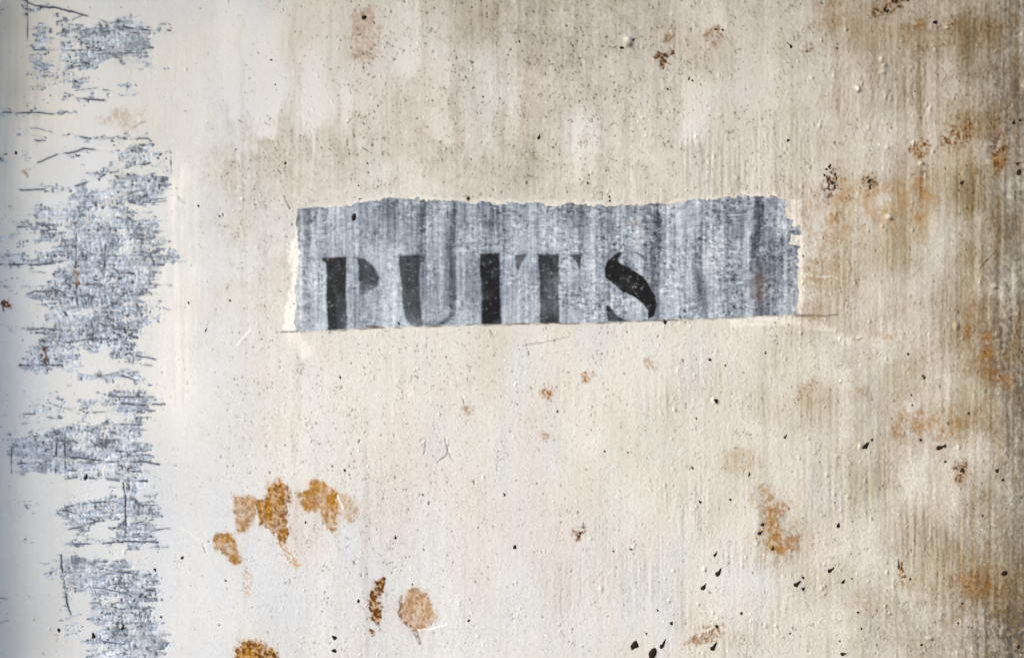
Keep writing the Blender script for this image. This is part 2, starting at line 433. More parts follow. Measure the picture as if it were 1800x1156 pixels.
pore = fn(1.6, 1.6)
pore2 = fn(3.5, 3.5)
stains = [
 # lower left, strong ochre
 ([(473, 846), (490, 843), (508, 857), (508, 880), (503, 900), (508, 935), (502, 955), (492, 956), (478, 926), (456, 921), (451, 905), (450, 880), (470, 874)], .95, .42, 3, 2.5, 'tall ochre rust stain, the middle of the cluster at lower left'),
 ([(407, 873), (450, 874), (449, 905), (432, 935), (418, 938), (412, 908)], .75, .25, 4, 3, 'pale ochre rust stain touching the left of the tall one'),
 ([(527, 868), (540, 862), (545, 849), (558, 843), (576, 855), (590, 868), (592, 905), (588, 938), (571, 915), (556, 898), (533, 900), (526, 885)], .80, .22, 3, 2.5, 'ochre rust stain tapering to a point, right of the tall one'),
 ([(594, 868), (624, 876), (631, 900), (616, 918), (600, 905), (594, 890)], .45, .10, 4, 2.5, 'faint peach stain at the right end of the cluster'),
 ([(371, 946), (384, 938), (409, 941), (415, 960), (425, 984), (412, 990), (396, 970), (378, 964)], .80, .26, 3.5, 2.5, 'slanted ochre stain at the lower left of the cluster'),
 ([(671, 1015), (676, 1030), (668, 1042), (666, 1050), (671, 1066), (670, 1086), (665, 1094), (655, 1086), (650, 1062), (652, 1040), (660, 1022)], .9, .85, 2.5, 1.5, 'narrow dark brown stain shaped like a caterpillar'),
 ([(699, 1068), (704, 1055), (712, 1041), (730, 1033), (750, 1042), (762, 1060), (766, 1085), (755, 1101), (737, 1108), (729, 1111), (715, 1096), (703, 1082)], .62, .22, 3, 2, 'round tan stain with a dark left rim beside the narrow dark one'),
 ([(415, 1137), (425, 1125), (460, 1127), (480, 1141), (492, 1170), (480, 1200), (420, 1200)], .92, .55, 4, 3, 'brown rust stain cut by the bottom edge of the photo'),
 # middle, small
 (ell(962, 690, 14, 10, a=25), .75, .25, 4, 3.5, 'small speckled ochre stain below the letter T'),
 (ell(1030, 662, 12, 8, a=-15), .8, .3, 4, 3.5, 'small speckled ochre stain below the letter S'),
 (ell(1142, 638, 12, 13), .40, .22, 5, 4, 'faint speckled stain under the right end of the letter S'),
 (ell(955, 767, 10, 7), .35, .15, 5, 4, 'very faint little stain below the ochre pair'),
 (ell(823, 718, 7, 8), .42, .2, 4, 3, 'tiny rust mark below the letter I'),
 (ell(1015, 935, 11, 12), .38, .35, 5, 4, 'faint speckled stain with two black dots at its edge'),
 # right of the sign
 ([(1425, 335), (1470, 300), (1530, 315), (1600, 330), (1655, 325), (1650, 385), (1625, 420), (1560, 405), (1500, 425), (1440, 420)], .36, .04, 22, 8, 'wide orange bloom above right of the grey strip'),
 (ell(1460, 322, 13, 24, a=8), .62, .50, 8, 5, 'dark speckled rust spot at the left of the orange bloom'),
 (ell(1530, 322, 11, 12), .45, .40, 6, 4, 'small dark rust spot in the middle of the orange bloom'),
 ([(1408, 375), (1480, 380), (1475, 460), (1450, 520), (1430, 560), (1405, 550)], .30, .10, 16, 7, 'tan stain running down beside the right end of the grey strip'),
 (ell(1617, 262, 15, 12, a=-15), .62, .34, 5, 3, 'ring shaped brown stain'),
 ([(1655, 240), (1685, 222), (1705, 218), (1700, 240), (1680, 262), (1660, 258)], .55, .40, 7, 4, 'brown stain right of the ring shaped one'),
 ([(1737, 240), (1770, 245), (1772, 285), (1758, 305), (1745, 290)], .60, .52, 8, 5, 'dark brown vertical stain near the right edge'),
 ([(1525, 33), (1555, 12), (1585, -4), (1610, -8), (1575, 18), (1560, 28)], .50, .50, 6, 4, 'slanting brown stain at the top edge'),
 (ell(1612, 44, 14, 10), .42, .28, 8, 4, 'faint brown patch below the slanting stain at the top'),
 (ell(1664, 44, 16, 12, a=-40), .42, .42, 7, 4, 'brown smudge with black specks at the upper right'),
 (ell(1470, 32, 30, 22), .26, .08, 16, 6, 'faint tan stain left of the slanting stain'),
 (ell(1424, 82, 10, 8), .3, .4, 5, 3, 'small brown mark under the faint tan stain'),
 (ell(1180, 60, 9, 13), .42, .25, 5, 4, 'small upright tan stain near the top centre'),
 (ell(1256, 64, 16, 13), .45, .28, 6, 4, 'small round tan stain near the top, right of the upright one'),
 ([(1150, 103), (1160, 93), (1186, 88), (1184, 97), (1170, 102), (1176, 112), (1166, 122), (1158, 110)], .42, .62, 3, 3, 'small brown scrape below the upright tan stain'),
 (ell(1552, 592, 20, 11, a=10), .48, .10, 8, 5, 'small orange patch right below the grey strip end'),
 (ell(1510, 692, 16, 10), .38, .12, 8, 5, 'small tan patch below the small orange patch'),
 (ell(1430, 690, 30, 26), .22, .06, 14, 6, 'wide faint tan patch left of the small tan patch'),
 ([(1575, 720), (1640, 725), (1690, 730), (1690, 790), (1640, 790), (1580, 770)], .40, .14, 18, 8, 'brown cloud over the black tailed specks'),
 ([(1710, 580), (1750, 575), (1770, 640), (1780, 690), (1740, 680), (1725, 630)], .44, .28, 16, 8, 'brown upright cloud near the right edge'),
 (ell(1692, 824, 15, 26), .48, .52, 9, 5, 'brown spot with a black core at right'),
 ([(1270, 800), (1300, 782), (1330, 800), (1320, 825), (1295, 835), (1278, 820)], .20, .05, 9, 5, 'faint tan loop at lower right'),
 ([(1322, 858), (1355, 866), (1383, 885), (1398, 930), (1405, 962), (1390, 978), (1362, 985), (1345, 965), (1336, 915)], .66, .20, 13, 5, 'large orange smear at lower right'),
 ([(1203, 1127), (1230, 1106), (1264, 1099), (1269, 1114), (1252, 1126), (1225, 1130)], .56, .30, 7, 4, 'brown wedge shaped stain at the bottom'),
 ([(1578, 990), (1584, 988), (1590, 1015), (1586, 1024), (1580, 1008)], .6, .65, 3, 1.5, 'narrow dark brown drip at lower right'),
 (ell(1605, 1030, 26, 14), .24, .05, 10, 5, 'faint tan cloud beside the narrow drip'),
 ([(1672, 1010), (1690, 1005), (1735, 1010), (1742, 1035), (1720, 1050), (1690, 1052), (1680, 1040)], .44, .26, 10, 5, 'brown cloud at lower right corner'),
 (ell(1520, 1060, 30, 18), .16, .04, 12, 6, 'faint tan cloud at the bottom right'),
 # top
 ([(622, 20), (655, 14), (664, 40), (664, 100), (640, 112), (617, 104), (616, 60)], .26, .14, 7, 4, 'dirty tan stain with pits at the top'),
 ([(180, 200), (215, 192), (245, 198), (235, 222), (205, 226), (180, 218)], .24, .10, 10, 5, 'faint pinkish brown smear in the bare strip'),
 (ell(44, 304, 4, 7), .5, .25, 3, 2, 'tiny tan mark at the left edge'),
 ([(128, 473), (135, 472), (138, 490), (140, 500), (134, 500), (131, 488)], .40, .45, 2, 1, 'narrow olive brown chip in the bare strip'),
 (ell(652, 1110, 4.5, 3.5), .8, .7, 2, 1.2, 'tiny brown dot under the narrow dark stain'),
 (ell(10, 536, 8, 6), .12, .8, 3, 3, 'small dark brown mark at the left edge'),
 (ell(78, 626, 4.5, 11), .10, .8, 3, 2, 'small dark brown mark in the bare strip'),
]
for k, (pts, a, dp, soft, ragv, lab) in enumerate(stains):
    sl, d = poly(pts, ragv * .8, ragv * .8, 60)
    if soft > 7:
        d = d + 0.45 * soft * (W_big[sl] * 0.6 + 0.35 * streak[sl])
        m = ss(-soft * 1.5, soft * 1.1, d)
    else:
        m = ss(-soft, soft * 0.6, d)
    size = max(1.0, float(d.max()))
    po, p2 = pore[sl], pore2[sl]
    if soft <= 7:
        m = ss(-soft * 1.5, soft * 1.3, d + 0.9 * po + 0.9 * p2 + 0.8 * W_ver[sl])
    brk = np.clip(0.92 + 0.10 * po + 0.10 * p2, 0.1, 1.12)
    small = soft > 3.4 and size < 22 and k > 7
    if k < 8:
        brk = np.clip(0.95 + 0.07 * po + 0.07 * p2 + 0.10 * W_med2[sl], 0.2, 1.12)
    if small:      # speckled stains break up into dots
        brk = np.clip(0.62 + 0.28 * po + 0.22 * p2, 0, 1.3)
    if soft > 7:
        brk = np.clip(0.60 + 0.30 * W_med[sl] + 0.25 * W_med2[sl] + 0.18 * po + 0.15 * p2, 0, 1.5)
    r_ = min(1.0, a * (1.18 if soft > 7 else 1.08)) * m * brk
    if soft > 7:
        r_ = r_ * 0.68
        grime_and_shade[sl] += 0.20 * a * m * brk
    if k < 8:
        r_ = np.maximum(r_ * np.clip(0.92 + 0.10 * W_ver[sl], 0.5, 1.1), 0.16 * ss(-10, 1, d + 2.5 * W_ver[sl]))
    rust[sl] = np.maximum(rust[sl], np.clip(r_, 0, 1))
    rim = bell(d, soft * 0.6, soft * 1.1) * 0.5
    dd = dp * m * np.clip(0.75 + 0.55 * po + 0.5 * p2 + 0.5 * rim, 0, 1.9)
    deep[sl] = np.maximum(deep[sl], np.clip(dd, 0, 1))
    if dp > 0.3 and size < 40 and k > 7:     # black crumbs
        cr_ = ss(1.2, 1.7, po + 0.5 * p2) * m * min(1.0, dp * 1.7)
        speck[sl] = np.maximum(speck[sl], cr_)
    regions.append((sl, m > 0.45, ('stain', k, lab)))
for cx, cy, rx, ry, a in ((1530, 370, 150, 75, .22), (1742, 640, 60, 120, .26), (1372, 930, 60, 90, .20), (1640, 755, 100, 55, .22), (1690, 255, 120, 60, .20), (1600, 45, 170, 55, .18), (1440, 480, 60, 110, .16), (1715, 1030, 80, 60, .18), (1250, 1120, 70, 40, .14), (1210, 70, 90, 60, .10), (1310, 810, 50, 40, .12), (1500, 690, 120, 60, .10)):
    rust[:] = np.maximum(rust, 0.6 * a * spot(cx, cy, rx, ry) * np.clip(.8 + .35 * W_big + .2 * W_med + .1 * pore, 0, 1.6))
# dark left rim of the round tan stain and the ring stain's hollow
sl, d = stroke([(703, 1058), (702, 1075), (712, 1092), (722, 1100), (732, 1112), (737, 1128)])
deep[sl] = np.maximum(deep[sl], 0.75 * (1 - ss(1.5, 5, d)) * np.clip(0.8 + 0.5 * pore[sl], 0, 1))
sl, d = stroke([(505, 850), (508, 880), (503, 905), (506, 935), (500, 954)])
deep[sl] = np.maximum(deep[sl], 0.7 * (1 - ss(2, 9, d)) * np.clip(0.7 + 0.5 * pore[sl], 0, 1) * (rust[sl] > .25))
sl, d = poly(ell(1617, 264, 7, 5, a=-15), 1, 1)
rust[sl] *= 1 - 0.4 * ss(-2, 3, d); deep[sl] *= 1 - 0.8 * ss(-2, 3, d)
for pts, a, w in (([(492, 950), (503, 972), (522, 992)], .55, 9), ([(425, 985), (435, 1010), (440, 1042)], .30, 12), ([(660, 1092), (668, 1110)], .3, 5),
                  ([(588, 936), (590, 940)], .3, 3), ([(672, 1030), (682, 1040), (678, 1075)], .28, 5), ([(1584, 1015), (1588, 1028)], .4, 6), ([(103, 1107), (98, 1130)], .3, 3)):
    sl, d = stroke(pts, 24)
    rust[sl] = np.maximum(rust[sl], a * (1 - ss(w * .3, w, d)) * np.clip(.6 + .6 * pore[sl] + .4 * pore2[sl], 0, 1.4))
# white scrape through the second stain
for pts, a in (([(594, 872), (598, 882), (603, 892)], .9), ([(735, 1107), (760, 1104), (786, 1097)], .8), ([(418, 606), (430, 594), (440, 578)], .8), ([(1438, 487), (1460, 486), (1475, 489)], .5),
               ([(1408, 480), (1440, 488)], .4), ([(717, 698), (725, 690)], .6), ([(318, 925), (345, 945), (362, 960)], .25)):
    sl, d = stroke(pts, 10)
    m = a * (1 - ss(0.8, 2.8, d))
    fresh[sl] = np.maximum(fresh[sl], m); rust[sl] *= 1 - m; deep[sl] *= 1 - m; grime_and_shade[sl] *= 1 - m; H[sl] += 0.5 * m

# --- dirt pits: dense in the upper middle
dpit = 0.52 + 0.75 * spot(1000, 130, 330, 260) + 0.5 * spot(640, 120, 60, 150) + 0.45 * spot(480, 330, 160, 110) + 0.35 * spot(1420, 420, 120, 170) + 0.35 * spot(1700, 140, 110, 170)
dpit += 0.25 * spot(800, 620, 400, 120) + 0.30 * spot(640, 870, 200, 200)
dpit *= 0.22 + 0.78 * ss(330, 430, X)
pt = fn(1.3, 1.5) + 0.35 * W_med
pm = ss(0, 1.0, pt - (2.75 - 1.0 * np.clip(dpit, 0, 1.2)))
speck[:] = np.maximum(speck, 0.52 * pm)
H -= 0.9 * pm
grime_and_shade += 0.10 * np.clip(pt - 0.3, 0, 2) * np.clip(dpit + .15, 0, 1.2)
pt2 = fn(2.3, 2.6)
pm2 = ss(0, 0.6, pt2 - (3.25 - 0.75 * np.clip(dpit, 0, 1.3)))
speck[:] = np.maximum(speck, 0.75 * pm2)
H -= 1.0 * pm2
# light crumbs
pt3 = fn(1.5, 1.6)
pm3 = ss(0, 0.8, pt3 - (2.7 - 0.8 * np.clip(dpit, 0, 1.2)))
H += 1.1 * pm3
fresh[:] = np.maximum(fresh, 0.6 * pm3)
# worm shaped pits on the pinkish stain and a few single ones
for pts in ([(673, 243), (679, 240), (685, 245), (684, 252)], [(672, 268), (678, 265), (686, 272)], [(620, 96), (632, 98), (642, 94)], [(636, 60), (628, 62)], [(646, 92), (655, 96), (660, 100)],
            [(500, 345), (505, 356), (510, 367)], [(635, 197), (632, 205), (629, 212)], [(637, 260), (644, 264), (652, 268)], [(812, 698), (817, 711)], [(780, 155), (785, 158)], [(1216, 50), (1214, 56)],
            [(488, 298), (494, 306)], [(567, 40), (571, 38)], [(783, 770), (790, 800), (798, 812)], [(770, 812), (785, 800), (790, 780)], [(745, 800), (748, 780)], [(355, 955), (362, 972)], [(1050, 243), (1056, 242), (1057, 247)],
            [(1218, 820), (1213, 824)], [(1345, 850), (1335, 858)], [(1726, 470), (1752, 440), (1754, 450)]):
    sl, d = stroke(pts, 8, 0.5)
    m = 1 - ss(0.6, 2.0, d)
    speck[sl] = np.maximum(speck[sl], 0.5 * m * np.clip(.7 + .5 * W_fine[sl], .1, 1.2)); H[sl] -= 0.6 * m

# --- chips with a pale edge, upper right
for cx, cy, r in ((1103, 72, 11), (1505, 157, 7), (1552, 126, 6), (1621, 284, 6), (1548, 107, 5), (1645, 88, 4), (1662, 48, 5), (1616, 205, 4), (1563, 380, 8), (1747, 502, 6), (1637, 1120, 6), (1692, 593, 4), (1258, 705, 5), (1507, 595, 4), (1475, 670, 4)):
    sl = window(cx - r, cy - r, cx + r, cy + r, r * 2)
    g_ = np.exp(-(((X[sl] - cx + 1.5 * W_med[sl]) / (r * .7)) ** 2 + ((Y[sl] - cy + 1.5 * W_med2[sl]) / (r * .6)) ** 2))
    H[sl] += 0.45 * r * g_; fresh[sl] = np.maximum(fresh[sl], .8 * g_)
    g2 = np.exp(-(((X[sl] - cx - .5 * r) / (r * .5)) ** 2 + ((Y[sl] - cy - .75 * r) / (r * .35)) ** 2))
    speck[sl] = np.maximum(speck[sl], .8 * g2)

# --- bare grey strip on the left ---------------------------------------------------------------
patches = {
 'A': [([(52, 48), (88, 45), (90, 110), (86, 160), (55, 160), (55, 110)], .60), ([(104, 32), (122, 30), (136, 70), (135, 140), (108, 138)], .72),
       ([(135, 45), (215, 38), (215, 100), (165, 118), (138, 118)], .88), ([(208, 32), (240, 28), (268, 60), (268, 85), (250, 108), (212, 98)], .86),
       ([(245, 49), (300, 50), (300, 57), (250, 60)], .72), ([(40, 7), (140, 10), (112, 20), (40, 22)], .62), ([(-66, 14), (6, 16), (8, 23), (-66, 24)], .8),
       ([(95, 134), (165, 128), (162, 145), (95, 147)], .56), ([(215, 140), (246, 150), (240, 175), (218, 168)], .42), ([(40, 172), (190, 169), (186, 177), (50, 178)], .46),
       ([(-20, 193), (110, 196), (140, 203), (-20, 202)], .48), ([(245, 108), (275, 112), (285, 122), (250, 122)], .45), ([(58, 200), (76, 205), (70, 213), (60, 210)], .5)],
 'B': [([(-66, 264), (10, 268), (13, 284), (-66, 284)], .55), ([(130, 234), (268, 240), (266, 249), (130, 246)], .48), ([(36, 230), (50, 229), (82, 241), (60, 247), (38, 240)], .5),
       ([(210, 262), (270, 262), (260, 292), (212, 290)], .66), ([(278, 260), (302, 262), (303, 308), (290, 300), (272, 298)], .5), ([(48, 272), (62, 272), (64, 292), (50, 290)], .5),
       ([(120, 262), (150, 262), (148, 278), (125, 280)], .55), ([(160, 293), (215, 290), (210, 303), (165, 316)], .56), ([(80, 330), (122, 320), (122, 333), (85, 337)], .55)],
 'C': [([(200, 300), (285, 310), (300, 322), (302, 343), (270, 362), (240, 360), (255, 388), (200, 392), (190, 340)], .74), ([(140, 325), (205, 325), (210, 390), (108, 390), (125, 350)], .68),
       ([(60, 365), (112, 352), (120, 390), (55, 388)], .54), ([(310, 335), (335, 350), (330, 358), (308, 346)], .5),
       ([(110, 378), (280, 372), (292, 392), (268, 400), (284, 415), (285, 440), (322, 447), (320, 456), (286, 460), (272, 490), (268, 516), (246, 522), (246, 590), (242, 624), (195, 622), (142, 618), (142, 655), (40, 650), (36, 634), (60, 602), (74, 585), (82, 545), (62, 530), (76, 500), (92, 480), (126, 470), (126, 438), (134, 408)], .80),
       ([(30, 397), (140, 388), (140, 402), (32, 404)], .68), ([(-66, 417), (42, 416), (45, 431), (-66, 432)], .64), ([(62, 412), (134, 408), (134, 430), (65, 424)], .62),
       ([(-66, 456), (130, 440), (132, 463), (-66, 466)], .70), ([(65, 434), (130, 428), (130, 460), (65, 463)], .74), ([(42, 512), (130, 500), (130, 522), (42, 524)], .66),
       ([(-40, 572), (40, 574), (38, 582), (-40, 582)], .5), ([(45, 573), (100, 570), (100, 583), (45, 583)], .62), ([(250, 525), (282, 525), (281, 568), (254, 580)], .46),
       ([(0, 494), (30, 484), (28, 504), (0, 504)], .44)],
 'D': [([(185, 618), (248, 620), (249, 640), (205, 635)], .72), ([(130, 650), (190, 647), (248, 651), (252, 672), (215, 669), (140, 664)], .66),
       ([(178, 692), (210, 685), (266, 694), (259, 730), (215, 730), (200, 715), (180, 712)], .82), ([(50, 699), (66, 697), (66, 730), (50, 730)], .5), ([(72, 697), (84, 697), (82, 742), (72, 738)], .55),
       ([(101, 693), (112, 693), (111, 740), (102, 743)], .62), ([(136, 701), (173, 703), (173, 715), (136, 713)], .64), ([(138, 714), (149, 714), (148, 743), (139, 743)], .6),
       ([(34, 724), (64, 722), (64, 730), (36, 730)], .5)],
 'E': [([(115, 746), (185, 738), (250, 732), (255, 774), (108, 774)], .76), ([(14, 764), (110, 758), (258, 765), (259, 826), (110, 831), (28, 831)], .77), ([(110, 827), (260, 827), (263, 853), (215, 851), (110, 841)], .64)],
 'F': [([(92, 900), (112, 891), (150, 876), (200, 871), (276, 889), (279, 905), (250, 916), (205, 912), (150, 925), (118, 931), (121, 910)], .78),
       ([(142, 920), (156, 920), (160, 945), (142, 950)], .55), ([(195, 918), (273, 914), (277, 961), (195, 959)], .68), ([(108, 944), (279, 951), (276, 962), (108, 959)], .55), ([(50, 874), (68, 880), (65, 899), (52, 897)], .45),
       ([(34, 942), (55, 948), (54, 953), (34, 951)], .5), ([(140, 880), (225, 845), (262, 850), (225, 880)], .36)],
 'G': [([(112, 985), (160, 981), (230, 984), (256, 998), (279, 1010), (281, 1060), (276, 1090), (296, 1130), (287, 1156), (285, 1222), (158, 1222), (156, 1156), (165, 1110), (160, 1040), (130, 1036), (116, 1010)], .70),
       ([(105, 974), (121, 974), (123, 1040), (136, 1112), (125, 1112), (111, 1050)], .56), ([(108, 1090), (160, 1094), (164, 1122), (120, 1118)], .42), ([(75, 1000), (100, 1000), (98, 1015), (80, 1012)], .42)],
}
holes = [[(147, 622), (225, 626), (222, 650), (152, 646)], [(176, 1041), (216, 1043), (213, 1069), (179, 1068)], [(131, 1042), (158, 1044), (158, 1112), (138, 1112)], [(165, 310), (198, 318), (190, 330), (150, 332)],
         [(150, 925), (205, 915), (210, 926), (170, 945), (150, 945)], [(140, 545), (168, 540), (165, 556), (142, 560)], [(228, 360), (268, 365), (262, 380), (235, 378)], [(85, 845), (215, 852), (210, 868), (110, 872)]]
D = field()
for key, lst in patches.items():
    best = None
    for pts, dens in lst:
        sl, d = poly(pts, 7, 4.5, 40, 'hor')
        m = ss(-5, 6, d) * dens
        D[sl] = np.maximum(D[sl], m)
for pts in holes:
    sl, d = poly(pts, 5, 4, 30, 'hor')
    D[sl] *= 1 - 0.75 * ss(-4, 4, d)
fleck = 0.62 * fn(2.1, 2.1) + 0.45 * fn(9, 1.8) + 0.55 * fn(26, 1.6) + 0.42 * fn(1.8, 9) + 0.55 * fn(11, 9)
fleck /= fleck.std()
cov = ss(-0.25, 0.55, fleck - (1.50 - 2.9 * D)) * (D > 0.03)
wash = ss(0.25, 0.65, D) * np.clip(0.75 + 0.35 * fn(14, 14), 0, 1)
fl2 = (0.75 * fn(1.7, 1.7) + 0.40 * fn(5, 1.5) + 0.40 * fn(1.5, 5)); fl2 /= fl2.std()
g0 = np.clip(np.maximum(cov * 0.92, wash * 0.62), 0, 1)
grey[:] = np.maximum(grey, g0)
t0 = 0.58 + 0.14 * fl2 + 0.08 * fn(14, 14) + 0.05 * fn(24, 2) - 0.04 * cov
darkc = field()
for cx, cy, rx, ry, a in ((183, 82, 16, 9, .9), (96, 450, 26, 12, .9), (222, 518, 13, 34, .75), (222, 592, 17, 28, .9), (130, 505, 12, 8, .8), (160, 565, 8, 9, .7), (190, 600, 12, 10, .6), (73, 790, 7, 26, .8), (97, 800, 4, 22, .8),
                          (125, 118, 9, 24, .7), (155, 80, 16, 6, .8), (155, 107, 14, 8, .7), (100, 905, 10, 4, .9), (116, 1015, 4, 18, .9), (80, 715, 6, 20, .6), (145, 715, 12, 16, .6), (72, 85, 16, 14, .5), (140, 12, 90, 5, .35), (130, 138, 30, 5, .4),
                          (216, 1090, 4, 5, .6), (85, 626, 30, 16, .4), (110, 395, 14, 6, .6), (250, 1040, 26, 60, .25), (262, 940, 14, 20, .3), (185, 715, 10, 14, .3), (230, 330, 40, 30, .25), (105, 30, 14, 16, .3)):
    darkc = np.maximum(darkc, a * spot(cx, cy, rx, ry))
dk = ss(-0.1, 0.6, fl2 * -1 - (1.75 - 1.6 * darkc)) * np.clip(D * 2.2, 0, 1)
t0 = t0 - 0.50 * dk
tone[:] = np.where(grey > 0.02, np.clip(t0, 0.02, 1), tone)
grey[:] = np.maximum(grey, 0.95 * dk)
# smoother blue areas
for cx, cy, rx, ry, a in ((237, 75, 30, 28, .7), (225, 105, 22, 12, .5), (166, 1070, 7, 90, .8), (220, 900, 60, 16, .5), (225, 715, 36, 14, .5), (45, 790, 16, 22, .6), (200, 470, 50, 90, .25), (245, 1120, 30, 50, .4), (130, 1005, 25, 25, .45), (110, 100, 9, 20, .5)):
    b_ = a * spot(cx, cy, rx, ry) * np.clip(.8 + .4 * fleck, 0, 1.3)
    tone[:] = tone * (1 - 0.6 * b_) + 0.50 * 0.6 * b_
    grey[:] = np.clip(np.maximum(grey, 0.85 * b_), 0, 1)
# broad smears of the dragged scraper
smear = fn(30, 2.0)
for _ in range(60):
    wy_ = rng.uniform(20, 1150); wx_ = rng.uniform(40, 240); ln = rng.uniform(25, 90); sl_ = rng.normal(-0.12, 0.25)
    if D[min(NY - 1, int((wy_ + MX) / P)), min(NX - 1, int((wx_ + MX) / P))] < 0.3:
        continue
    ww = rng.uniform(3, 8)
    sl, d = stroke([(wx_ - ln / 2, wy_ - sl_ * ln / 2), (wx_, wy_ + rng.normal(0, 2)), (wx_ + ln / 2, wy_ + sl_ * ln / 2)], 16, 0.8)
    b_ = 0.75 * (1 - ss(ww * .4, ww, d)) * np.clip(.65 + .4 * smear[sl] + .2 * W_fine[sl], 0, 1.2) * np.clip(D[sl] * 2.2, 0, 1)
    tv = rng.uniform(0.42, 0.64)
    tone[sl] = tone[sl] * (1 - 0.75 * b_) + tv * 0.75 * b_
    grey[sl] = np.clip(np.maximum(grey[sl], 0.85 * b_), 0, 1)
# the white paint stands proud of the bare layer
H -= 0.55 * ss(0.3, 0.8, grey) * (X < 420)
H += 0.18 * fl2 * ss(0.2, 0.6, D)
# cracks and long dark strokes
cracks = [
 ([(28, -6), (60, 10), (112, 16), (160, 30), (210, 47), (262, 53), (300, 53)], 1.6), ([(128, 34), (146, 27)], .9), ([(120, 172), (160, 174), (188, 176)], 1.8), ([(-10, 197), (70, 198), (110, 202)], 1.4),
 ([(55, 243), (68, 248), (80, 249)], 1.0), ([(130, 238), (170, 247), (200, 242), (235, 246), (262, 244), (268, 249)], 1.0), ([(67, 287), (85, 278), (100, 273), (130, 268), (150, 262), (178, 265), (210, 265)], 1.4),
 ([(35, 334), (70, 334), (92, 331), (115, 331), (140, 326), (165, 316), (200, 301), (232, 293), (264, 287)], 1.3), ([(300, 265), (301, 308)], 1.1), ([(32, 400), (60, 398), (100, 395)], 1.3), ([(-10, 465), (70, 465), (120, 458)], 1.6),
 ([(45, 518), (60, 513), (100, 510), (130, 518), (160, 521)], 1.2), ([(205, 450), (250, 448)], 1.0), ([(200, 470), (210, 480), (235, 480)], 1.0), ([(48, 580), (75, 577), (95, 580)], 1.5), ([(33, 643), (60, 642), (80, 640), (110, 643)], 1.5),
 ([(170, 566), (200, 577), (240, 580)], 1.1), ([(110, 602), (150, 597), (190, 595)], 1.1), ([(225, 622), (250, 627), (275, 632)], 1.3), ([(190, 655), (225, 663), (252, 672)], 1.4), ([(205, 697), (240, 698), (272, 695)], 1.2),
 ([(215, 709), (250, 712), (290, 710)], 1.4), ([(185, 745), (220, 747), (250, 746)], 1.1), ([(160, 775), (180, 788), (210, 792), (258, 793)], 1.4), ([(30, 815), (70, 812)], .9), ([(98, 802), (140, 804), (190, 811), (250, 811), (280, 816), (309, 818)], 1.6),
 ([(120, 827), (160, 828)], .9), ([(222, 826), (250, 829)], 1.0), ([(220, 844), (260, 845)], 1.6), ([(115, 842), (145, 838), (170, 842)], 1.0), ([(112, 895), (140, 905), (168, 916)], 1.2), ([(110, 893), (150, 884), (200, 882), (215, 886)], 1.2),
 ([(118, 930), (140, 926), (165, 918), (210, 912)], 1.4), ([(218, 848), (221, 880), (222, 935)], 1.6), ([(108, 957), (150, 956), (220, 952), (278, 953)], 1.3), ([(230, 920), (255, 917), (270, 912)], 1.1), ([(200, 950), (215, 945), (245, 938)], .9),
 ([(108, 975), (110, 1000), (114, 1030), (118, 1060), (124, 1080)], 1.6), ([(150, 990), (190, 1002), (245, 1010)], .9), ([(160, 1032), (200, 1038), (230, 1047)], 1.1), ([(258, 1036), (272, 1038)], 1.4), ([(195, 1065), (215, 1072), (245, 1080)], .9),
 ([(160, 1122), (200, 1130), (220, 1132)], .9), ([(20, 772), (20, 830)], .8), ([(48, 0), (48, 70)], .9), ([(40, 728), (62, 727)], 1.0), ([(100, 770), (98, 830)], 1.2), ([(113, 770), (115, 822)], 1.1), ([(136, 520), (138, 545)], 1.3), ([(135, 410), (134, 470)], .8),
 ([(186, 430), (184, 470)], .9), ([(245, 335), (220, 345)], .9), ([(170, 95), (260, 92)], .7), ([(60, 87), (230, 90)], .8),
]
gap = fn(7, 7)
for _ in range(95):
    wy_ = rng.uniform(0, 1180)
    wx_ = rng.choice([rng.uniform(-20, 120), rng.uniform(60, 250), rng.uniform(180, 280)])
    ln = rng.uniform(8, 46)
    sl_ = rng.normal(-0.05, 0.16)
    if D[min(NY - 1, int((wy_ + MX) / P)), min(NX - 1, int((wx_ + MX) / P))] < 0.1 and rng.random() < 0.62:
        continue
    cracks.append(([(wx_, wy_), (wx_ + ln * .5, wy_ + sl_ * ln * .5 + rng.normal(0, 1)), (wx_ + ln, wy_ + sl_ * ln)], rng.uniform(0.3, 0.7)))
for pts, w in cracks:
    sl, d = stroke(pts, 14, 0.6)
    m = (1 - ss(w * .45, w * 1.3 + .5, d)) * np.clip(0.85 + 0.6 * gap[sl], 0.1, 1)
    hw = (1 - ss(1, 6, d)) * 0.35 * np.clip(.5 + .5 * gap[sl], 0, 1)
    tone[sl] = np.where(grey[sl] > .02, tone[sl], .6)
    grey[sl] = np.maximum(grey[sl], np.maximum(m, hw))
    tone[sl] = np.minimum(tone[sl], 0.6 - 0.5 * m) * (m > .02) + tone[sl] * (m <= .02)
    H[sl] -= 0.7 * m
for key, lst in patches.items():
    y0 = min(p[1] for l in lst for p in l[0]); y1 = max(p[1] for l in lst for p in l[0])
    sl = window(-66, y0, 345, y1, 6)
    regions.append((sl, (cov[sl] * (D[sl] > .2) > .5) | (wash[sl] > .5), ('bare', key, '')))

